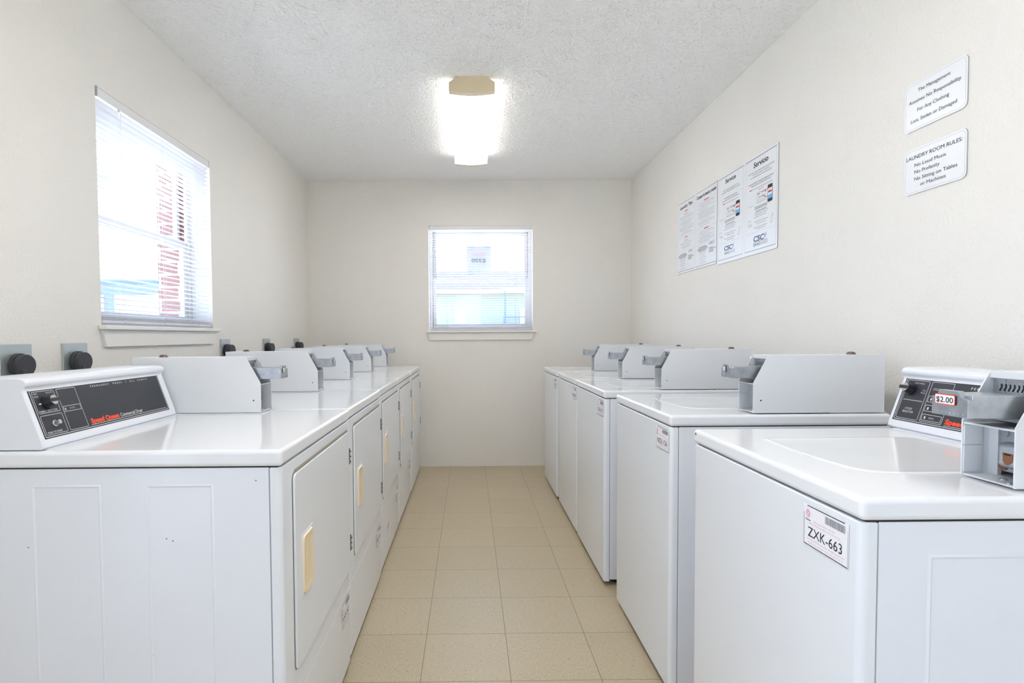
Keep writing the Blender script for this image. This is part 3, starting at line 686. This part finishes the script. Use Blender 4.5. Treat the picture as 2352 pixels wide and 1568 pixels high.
# ------------------------------------------------------------------ dryer
DW, DD = .712, .70
def make_dryer():
    r = empty('front_load_dryer', (0, 0, 0)); zt = .864
    cabinet(r, DW, DD, zt)
    feet(r, DW, DD)
    for y, o in ((.006, -1), (DW-.006, 1)):
        for a, c in ((.155, .305), (.405, .560)):
            b = MB(); b.closed = False; emboss(b, a, c, .10, .828, y, o, M['enamel']); b.build('pressed_panel', r)
    wrap_panel(r, 'front_panel', .003, .0292, .004, DW-.004, .2872, zt, .012, M['enamel_front'])
    wrap_panel(r, 'lower_panel', .004, .0292, .004, DW-.004, .020, .2830, .012, M['enamel_front'])
    b = MB(); b.box(.013, .0345, .0065, DW-.0065, .03, zt-.004, M['seam_shade']); b.box(.012, DD-.01, .008, DW-.008, zt-.002, zt+.0035, M['gap']); b.build('seam', r)
    b = MB(); b.box(0, DD, 0, DW, zt+.0025, TOPZ, M['enamel_top']); b.build('top_panel', r, bevel=.010, seg=5)
    b = MB(); b.box(.255, DD-.01, .004, .125, TOPZ, TOPZ+.002, M['enamel']); b.box(.53, DD-.01, .125, DW-.02, TOPZ, TOPZ+.002, M['enamel']); b.build('rear_rim', r, bevel=.0009)
    # door: shadow of the gap painted as a tan frame, then the panel
    y0, y1, z0, z1 = .022, .632, .352, .830
    g = Art((.003, y1, z0), (0, -1, 0), (0, 0, 1), step=.0003)
    g.rframe(-.0022, y1-y0+.0022, -.0022, z1-z0+.004, .020, .008, M['gap_tan'], 1); g.build('door_gap', r)
    d = MB(); a = Art((0, y1, z0), (0, -1, 0), (0, 0, 1)); pts = a.rr(0, y1-y0, 0, z1-z0, .018)
    d.prism([(y1-p[0], z0+p[1]) for p in pts], -.0035, .0025, M['enamel_front'], 'x')
    door = d.build('door', r, bevel=.0022, seg=3)
    # slot over the door, its shade painted as a tan strip
    d = MB(); d.box(-.0004, .0026, y0+.012, y1-.018, z1+.0005, z1+.0075, M['gap_tan']); d.build('door_slot', door)
    # cream scooped handle with a raised rim
    hy0, hy1, hz0, hz1 = .488, .588, .508, .668
    h = MB(); h.box(-.0048, -.0034, hy0, hy1, hz0, hz1, M['enamel_front']); h.build('handle_rim', door, bevel=.0007)
    h = MB(); n = 10; A = Art((0, hy1-.006, hz0+.005), (0, -1, 0), (0, 0, 1))
    w_, h_ = hy1-hy0-.012, hz1-hz0-.010
    rings = []
    for ins, dep in ((0, .0062), (.003, .0085), (.008, .0080), (.014, .0040), (.022, .0030)):
        rings.append([A.P(x, y, 0) for x, y in A.rr(ins, w_-ins, ins, h_-ins, max(.014-ins*.4, .004))]); rings[-1] = [(-dep+.0012 if k else -dep, p[1], p[2]) for k, p in enumerate(rings[-1])]
    rings = [[(-d_, p[1], p[2]) for p in rg] for rg, d_ in zip(rings, (.0045, .0085, .0085, .0062, .0056))]
    nn = len(rings[0]); vs = [p for rg in rings for p in rg]; fs = []
    for L in range(len(rings)-1): fs += [(L*nn+i, L*nn+(i+1) % nn, (L+1)*nn+(i+1) % nn, (L+1)*nn+i) for i in range(nn)]
    fs.append(list(range((len(rings)-1)*nn, len(rings)*nn))); h.add(vs, fs, M['cream'], True); h.closed = False; h.build('door_handle', door)
    for zc in (.742, .440):
        h = MB(); h.box(-.0045, .003, .010, .019, zc-.027, zc+.027, M['gap']); h.cyl((-.004, .0145, zc-.026), (0, 0, 1), .0034, .052, M['sign_edge'], 10)
        for k in range(3): h.box(-.008, -.004, .0115, .0175, zc-.020+k*.018, zc-.016+k*.018, M['gap'])
        h.build('hinge', door)
    coin_box(r, .004, None)
    console(r, .706, .575, 'dryer')
    return r
dryer_lab = ['nearest white dryer on the left, its black control panel in view',
             'second white dryer from the camera in the left row',
             'middle white dryer of the left row, third from the camera',
             'fourth white dryer of the left row, second from the far wall',
             'farthest white dryer on the left, beside the far wall']
d0 = make_dryer()
codes = ['HNF-347', None, None, None, None]
for i in range(5):
    r = d0 if i == 0 else copy_tree(d0, None, ('id_label',))
    y = 1.262+.72*i
    r.location = ((-.419, -.423, -.428, -.428, -.425)[i], y+DW, 0); r.rotation_euler = (0, 0, math.pi)
    tag(r, dryer_lab[i], 'clothes dryer', 'dryers along the left wall')
    if i < 4: id_label(r, .0037, .014, .192, codes[i], None)

    if i == 2:      # grey scuff on the lower panel
        q = Art((.0037, .44, .162), (0, -1, 0), (0, 0, 1)); q.poly([(.052*math.cos(g*.4)*(1+.12*math.sin(g*2.3)), .014*math.sin(g*.4)*(1+.2*math.sin(g*1.7))) for g in range(16)], M['scuff'], 1); q.build('scuff_mark', r)
# chips in the enamel of the nearest dryer
for x, z in ((.262, .705), (.248, .70), (.57, .688), (.30, .44), (.06, .835), (.33, .255)):
    q = Art((x, DW-.0055, z), (-1, 0, 0), (0, 0, 1)); q.disc(0, 0, .0017, M['gap_tan'], 1, 7, 1.4); q.build('enamel_chip', d0)
# ------------------------------------------------------------------ outlets and dryer plugs
outs = [1.764, 2.028, 3.272, 3.935, 4.616]
o_lab = ['square metal outlet plate at the left edge, nearest the camera', 'square metal outlet plate just left of the window apron',
         'square metal outlet plate just right of the window apron', 'second metal outlet plate from the far corner', 'metal outlet plate nearest the far corner']
p_lab = ['black round dryer plug nearest the camera, at the left edge', 'black round dryer plug below the near end of the window',
         'black round dryer plug just right of the window apron', 'second black round dryer plug from the far corner', 'black round dryer plug nearest the far corner']
def outlet(first):
    r = empty('power_outlet', (0, 0, 0))
    b = MB(); b.box(0, .008, -.062, .062, -.062, .062, M['galv']); b.build('wall_plate', r, bevel=.0012)
    b = MB(); b.cyl((.008, 0, 0), (1, 0, 0), .034, .012, M['black'], 28); b.build('receptacle', r)
    for y in (-.03, .03):
        b = MB(); b.cyl((.008, y, .030), (1, 0, 0), .0035, .002, M['zinc'], 10); b.build('screw', r)
    return r
def plug():
    r = empty('dryer_plug', (0, 0, 0))
    b = MB(); b.cyl((.021, 0, 0), (1, -.12, 0), .031, .015, M['rubber'], 30); b.cyl((.035, -.0026, 0), (1, -.12, 0), .026, .004, M['rubber'], 30, .030); b.cyl((.039, -.0034, 0), (1, -.12, 0), .0325, .017, M['rubber'], 30, .0325)
    b.prism([(-.027, -.012), (-.006, -.046), (.010, -.046), (.029, -.010)], .041, .056, M['rubber'], 'x')
    b.build('plug_body', r, bevel=.002)
    b = MB(); b.tube([(.058, .002, -.038), (.056, .002, -.06), (.05, .0, -.12), (.05, 0, -.3), (.06, 0, -.5), (.07, 0, -.62)], .009, M['rubber'], 10); b.build('cord', r)
    b = MB(); b.tube([(.034+.0*k, .034*math.cos(g), .034*math.sin(g)) for k, g in enumerate([math.radians(30+12*j) for j in range(11)])], .0018, M['black'], 6); b.build('strap', r)
    return r
po, pp = outlet(True), plug()
for i, y in enumerate(outs):
    zc = 1.076 if i < 2 else 1.084
    r = po if i == 0 else copy_tree(po); r.location = (XL, y, zc); tag(r, o_lab[i], 'electrical outlet', 'dryer outlets on the left wall')
    r = pp if i == 0 else copy_tree(pp); r.location = (XL, y-.016, zc-.002); tag(r, p_lab[i], 'electrical plug', 'dryer plugs in the left wall outlets')

# ------------------------------------------------------------------ signs on the right wall
def sign(name, ya, yb, z0, z1, lines, label):
    """ya = left edge (far), yb = right edge"""
    a = Art((XR-.0035, ya, z0), (0, -1, 0), (0, 0, 1), step=.0003); Wd, Hd = ya-yb, z1-z0
    pts = a.rr(0, Wd, 0, Hd, .017)
    b = a; n = len(pts)
    b.add([(XR-.0005, ya-x, z0+y) for x, y in pts]+[(XR-.0032, ya-x, z0+y) for x, y in pts], [(i, (i+1) % n, n+(i+1) % n, n+i) for i in range(n)], M['sign_edge'])
    b.poly(pts, M['sign'], 0)
    b.rframe(.0055, Wd-.0055, .0055, Hd-.0055, .013, .0007, M['sign_edge'], 1)
    for s, f0, f1, fy, fh in lines: b.text(s, f0*Wd, f1*Wd, fy*Hd, fh*Hd, M['ink_black'], 2)
    return tag(b.build(name), label, 'sign', 'white plastic notices on the right wall')
sign('wall_sign', 1.870, 1.635, 1.803, 1.954, [('The Management', .23, .75, .775, .075), ('Assumes No Responsibility', .08, .91, .575, .075), ('For Any Clothing', .23, .735, .375, .075), ('Lost, Stolen or Damaged', .12, .855, .17, .075)],
     'white plastic sign reading The Management Assumes No Responsibility, upper of two')
sign('wall_sign', 1.866, 1.632, 1.602, 1.745, [('LAUNDRY ROOM RULES:', .04, .935, .765, .085), ('No Loud Music', .185, .70, .59, .077), ('No Profanity', .185, .60, .44, .077), ('No Sitting on Tables', .185, .87, .285, .077), ('or Machines', .29, .70, .14, .077)],
     'white plastic sign reading LAUNDRY ROOM RULES, lower of two')

def posters():
    Y0 = 3.890
    def csc(a, x0, x1, y, h, big):
        m1 = M['ink_navy'] if big else M['ink_grey']
        a.text('CSC', x0, x0+(x1-x0)*.74, y, h, m1, 2, .03, .15)
        k = h; X = x0+(x1-x0)*.80
        for dx, c in ((0, 'ink_navy'), (.28*k, 'ink_blue')):
            a.poly([(X+dx, y+.1*k), (X+dx+.22*k, y+.75*k), (X+dx+.30*k, y+1.25*k), (X+dx+.05*k, y+.7*k)], M[c], 2 if dx else 3)
        a.poly([(X-.1*k, y+.75*k), (X+.12*k, y+.62*k), (X+.1*k, y-.05*k)], M['ink_blue' if big else 'ink_grey'], 2)
    # left panel: two columns of washing tips
    for left in (True, False):
        ya, yb, z0, z1 = (3.892, 3.276, 1.567, 2.043) if left else (3.270, 2.630, 1.556, 2.040)
        a = Art((XR-.004, Y0, 0), (0, -1, 0), (0, 0, 1), step=.0003)
        pts = a.rr(Y0-ya, Y0-yb, z0, z1, .010); n = len(pts)
        a.add([(XR-.0005, Y0-x, y) for x, y in pts]+[(XR-.0038, Y0-x, y) for x, y in pts], [(i, (i+1) % n, n+(i+1) % n, n+i) for i in range(n)], M['sign_edge'])
        a.poly(pts, M['sign'], 0)
        G, L, R = M['ink_grey'], M['ink_light'], M['ink_darkred']
        if left:
            for f0, f1 in ((.010, .293), (.314, .612)):
                a.frame(f0, f1, 1.580, 2.033, .0012, L, 1); a.rect(f0, f1, 2.0315, 2.0335, M['ink_black'], 2); a.rect(f0, f1, 1.579, 1.581, M['ink_black'], 2)
            a.text('Laundry Tips', .045, .255, 1.992, .020, M['ink_black'], 2, .02)
            a.text('Consejos de lavado y secado', .322, .604, 1.994, .020, M['ink_black'], 2, .02)
            def rule(x0, x1, y): a.rect(x0, x1, y, y+.0008, L, 2)
            def col(x0, x1, reds, rows, rules):
                for x, q, y in reds: a.dashes(x, q, y, .006, R, 2, 5)
                for y, p, q in rows: a.dashes(x0+p, x1-p if q is None else x0+q, y, .0032, L, 2, int(y*1e3))
                for y in rules: rule(x0, x1, y)
            col(.024, .286, [(.123, .176, 1.966), (.133, .178, 1.795)],
                [(1.952, .08, .18), (1.944, .10, .165), (1.932, .015, None), (1.923, .015, None), (1.910, .05, .20), (1.898, .015, None), (1.888, .04, .22), (1.877, .06, .20), (1.865, .015, None), (1.853, .012, None), (1.845, .03, None), (1.833, .07, .19), (1.823, .03, None),
                 (1.780, .09, .18), (1.772, .10, .17), (1.760, .03, None), (1.750, .045, None), (1.738, .05, .21), (1.730, .06, .20)], [1.970, 1.815, 1.800, 1.713])
            col(.327, .603, [(.431, .500, 1.966), (.438, .505, 1.795)],
                [(1.956, .04, None), (1.946, .02, None), (1.937, .06, .2), (1.927, .012, None), (1.915, .05, .17), (1.903, .02, None), (1.894, .02, None), (1.884, .02, None), (1.874, .03, None), (1.866, .02, None), (1.854, .06, .19), (1.842, .02, None), (1.833, .02, None), (1.820, .05, .2),
                 (1.783, .04, None), (1.773, .02, None), (1.763, .07, .19), (1.753, .02, None), (1.745, .05, .2), (1.737, .02, None), (1.727, .02, None), (1.719, .05, .19)], [1.972, 1.807, 1.799, 1.709])
            csc(a, .195, .277, 1.691, .013, False); csc(a, .511, .597, 1.690, .014, False)
            for x0 in (.024, .345):
                for k, y in enumerate((1.690, 1.682, 1.674, 1.666)): a.dashes(x0+(.02 if k in (0, 3) else 0), x0+.145-(.02 if k in (0, 3) else 0), y, .0045, G, 2, k)
                for k, y in enumerate((1.656, 1.645, 1.634, 1.624, 1.613, 1.601, 1.592)): a.dashes(x0+.02+(k % 3)*.01, x0+.13-(k % 3)*.012, y, .003, L, 2, k)
                for k, y in enumerate((1.668, 1.660, 1.652, 1.644)): a.dashes(x0+.165, x0+(.26 if k == 1 else .225), y, .0042, G, 2, k)
            lab = 'white poster with Laundry Tips and Consejos de lavado y secado columns'
        else:
            for f0, f1 in ((.635, .927), (.950, .1247+1.1233-.0)): pass
            for f0, f1 in ((.636, .926), (.951, 1.2475)):
                a.frame(f0, f1, 1.575, 2.0295, .0012, L, 1); a.rect(f0, f1, 2.028, 2.0302, M['ink_black'], 2); a.rect(f0, f1, 1.5745, 1.5768, M['ink_grey'], 2)
            a.text('Service', .718, .842, 1.991, .023, M['ink_black'], 2, .02, .12); a.text('Servicio', 1.032, 1.172, 1.984, .026, M['ink_black'], 2, .02, .12)
            a.text('YOUR SATISFACTION IS IMPORTANT TO US', .694, .874, 1.950, .0065, G); a.text('AND PROPERLY WORKING MACHINES ARE A PRIORITY', .669, .895, 1.939, .0065, G)
            a.text('PLEASE REPORT A SERVICE ISSUE', .709, .861, 1.906, .0065, G, 2, .01); a.text('FOLLOWING THIS EASY TWO STEP METHOD', .686, .881, 1.894, .0065, G, 2, .01)
            a.text('SU SATISFACCION ES IMPORTANTE PARA NOSOTROS', .982, 1.226, 1.957, .0075, G); a.text('Y EL FUNCIONAMIENTO APROPIADO', 1.019, 1.189, 1.946, .0065, G); a.text('DE LAS MAQUINAS ES NUESTRA PRIORIDAD', 1.003, 1.206, 1.934, .0065, G)
            a.text('POR FAVOR, REPORTE CUALQUIER PROBLEMA DEL SERVICIO', .986, 1.223, 1.904, .007, G, 2, .01); a.text('SIGUIENDO ESTE FACIL METODO DE DOS PASOS', 1.011, 1.198, 1.893, .0065, G, 2, .01)
            for o, r0, r1 in ((0, .652, .668), (.0, .900, .920), (0, .958, .972), (0, 1.228, 1.242)): a.rect(r0, r1, 1.915, 1.9158, L, 2)
            a.dashes(.692, .712, 1.879, .005, R); a.dashes(.716, .876, 1.879, .004, L); a.dashes(.997, 1.02, 1.876, .005, R); a.dashes(1.025, 1.215, 1.876, .004, L); a.dashes(1.08, 1.135, 1.865, .004, L)
            for dx, px in ((.739, .847), (1.068, 1.170)):
                # drawing of the machine label and the telephone
                cw = .093 if dx < 1 else .085
                a.frame(dx, dx+cw, 1.803, 1.853, .0014, G, 2); a.dashes(dx+.006, dx+.03, 1.842, .005, G); a.dashes(dx+.045, dx+cw-.005, 1.845, .0035, G)
                a.text('SD-APP', dx+.016, dx+cw-.016, 1.824, .009, G); a.dashes(dx+.012, dx+cw-.012, 1.813, .002, L); a.rect(dx+.004, dx+cw-.004, 1.8075, 1.8085, L, 2)
                a.poly(a.rr(px, px+.044, 1.785, 1.866, .006), M['ink_black'], 2); a.rect(px+.003, px+.041, 1.800, 1.849, M['sign'], 3)
                a.rect(px+.006, px+.038, 1.828, 1.837, M['ink_darkred'], 4); a.rect(px+.003, px+.041, 1.800, 1.818, M['ink_blue'], 4); a.dashes(px+.006, px+.034, 1.842, .0025, L, 4)
                a.line([(px-.020, 1.846), (px-.008, 1.851), (px+.006, 1.846)], .0026, R, 5); a.poly([(px-.024, 1.842), (px-.016, 1.851), (px-.014, 1.843)], R, 5)
                a.line([(px-.030, 1.822), (px-.016, 1.815), (px-.001, 1.815)], .0026, R, 5); a.poly([(px-.036, 1.822), (px-.026, 1.828), (px-.027, 1.818)], R, 5)
                q = dx-.086
                a.dashes(q, q+.05, 1.797, .0025, L)
                a.line([(q, 1.728), (q+.002, 1.706), (q+.022, 1.708), (q+.026, 1.730), (q, 1.728)], .0012, G); a.line([(q+.002, 1.706), (q+.012, 1.698), (q+.045, 1.702), (q+.022, 1.708)], .0012, G)
                z = px+.035; a.line([(z-.006, 1.684), (z-.010, 1.69), (z+.008, 1.724), (z+.018, 1.722), (z+.008, 1.684), (z-.006, 1.684)], .0012, G)
                for y, p, s in ((1.783, .0, .12), (1.775, -.003, .125), (1.762, .012, .10), (1.754, .0, .13), (1.745, .002, .12), (1.735, -.01, .125), (1.712, -.005, .13), (1.701, .02, .09), (1.684, -.008, .13), (1.674, .025, .08)): a.dashes(dx-.020+p, dx-.020+p+s, y, .0038, L if y < 1.76 else G, 2, int(y*1e3))
            a.rect(.646, .919, 1.6645, 1.6653, L, 2); a.rect(.968, 1.241, 1.6625, 1.6633, L, 2)
            csc(a, .712, .842, 1.622, .024, True); csc(a, 1.038, 1.174, 1.617, .027, True)
            a.rect(.716, .842, 1.6165, 1.6178, M['ink_blue'], 2); a.rect(1.038, 1.174, 1.6118, 1.6132, M['ink_navy'], 2)
            a.text('SERVICE', .716, .782, 1.600, .013, M['ink_navy']); a.text('WORKS', .785, .842, 1.600, .013, M['ink_light']); a.text('SERVICE', 1.039, 1.108, 1.594, .015, M['ink_navy']); a.text('WORKS', 1.111, 1.174, 1.594, .015, M['ink_light'])
            lab = 'white poster with Service and Servicio columns and telephone drawings'
        tag(a.build('wall_poster'), lab, 'poster', 'service posters on the right wall')
posters()

# ------------------------------------------------------------------ outside
b = MB(); b.box(-60, 60, -40, 90, -.3, -.16, M['concrete']); b.build('ground')['kind'] = 'structure'
hr = empty('house', (0, 40, -.16)); tag(hr, 'pale green house with grey shingle roof seen through the far window', 'house')
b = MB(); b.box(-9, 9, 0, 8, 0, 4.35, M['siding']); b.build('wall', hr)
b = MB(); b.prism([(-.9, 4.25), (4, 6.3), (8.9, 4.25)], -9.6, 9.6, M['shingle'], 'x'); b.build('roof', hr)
b = MB(); b.box(-9.6, 9.6, -1.0, -.88, 4.22, 4.5, M['whitewood']); b.build('fascia', hr)
for x in (-.95, 3.6):
    b = MB(); b.box(x, x+.75, -.05, .02, 2.15, 3.25, M['whitewood']); wv = b.build('window', hr); b = MB(); b.box(x+.08, x+.67, -.06, -.04, 2.24, 3.16, M['whitewood']); b.build('pane', wv)
b = MB(); b.box(2.35, 2.47, -2.1, -1.98, 0, 4.3, M['iron']); b.build('porch_post', hr)
b = MB(); b.box(2.3, 9, -2.2, 0, 4.3, 4.5, M['whitewood']); b.build('porch_roof', hr)
b = MB(); b.box(2.3, 5.0, -2.08, -2.0, 2.55, 2.63, M['iron']); b.box(2.3, 5.0, -2.08, -2.0, 1.72, 1.80, M['iron'])
for i in range(18): b.box(2.3+i*.15, 2.33+i*.15, -2.06, -2.02, 1.8, 2.55, M['iron'])
b.build('porch_railing', hr)
b = MB(); b.box(-9, 9, -3.2, -3.1, 0, 1.95, M['whitewood']); tag(b.build('yard_wall', loc=(0, 40, -.16)), 'low white yard wall standing before the pale green house', 'wall')
# dark van beside the building
vr = empty('van', (-5.6, 9.3, -.16), math.radians(8)); tag(vr, 'dark blue van parked outside beyond the left window', 'van')
b = MB(); b.prism([(-1.9, .35), (2.6, .35), (2.62, 1.0), (2.2, 1.2), (1.45, 2.12), (1.2, 2.2), (-1.85, 2.2), (-1.98, 1.3)], -.85, .85, M['van']); b.build('body', vr, bevel=.06, seg=3)
for x0, x1 in ((-1.6, -.85), (-.7, .1), (.25, 1.15)):
    b = MB(); b.box(x0, x1, -.865, -.85, 1.3, 1.95, M['whitewood']); b.build('window', vr)  # bright reflection in the van glass put in as plain white
for x in (-1.2, 1.75):
    for y in (-.82, .68):
        b = MB(); b.cyl((x, y, .36), (0, 1, 0), .36, .18, M['rubber'], 24); b.build('wheel', vr)
sh = MB(); sh.closed = False
r = random.Random(5)
for i in range(900):
    a, e, q = r.uniform(0, 2*math.pi), r.uniform(-.5, 1.4), r.uniform(.7, 1)
    p = Vector((math.cos(a)*math.cos(e)*1.3*q, math.sin(a)*math.cos(e)*.6*q, max(0, math.sin(e)+.35)*1.25*q)); s_ = .09
    u_ = Vector((r.uniform(-1, 1), r.uniform(-1, 1), r.uniform(-1, 1))).normalized()*s_; v_ = u_.orthogonal().normalized()*s_*.6
    sh.add([p-u_, p-v_, p+u_, p+v_], [(0, 1, 2, 3)], M['bush'])
tag(sh.build('shrub', loc=(-10.2, 10.4, -.16)), 'green shrub outside beyond the left window, beside the van', 'shrub')
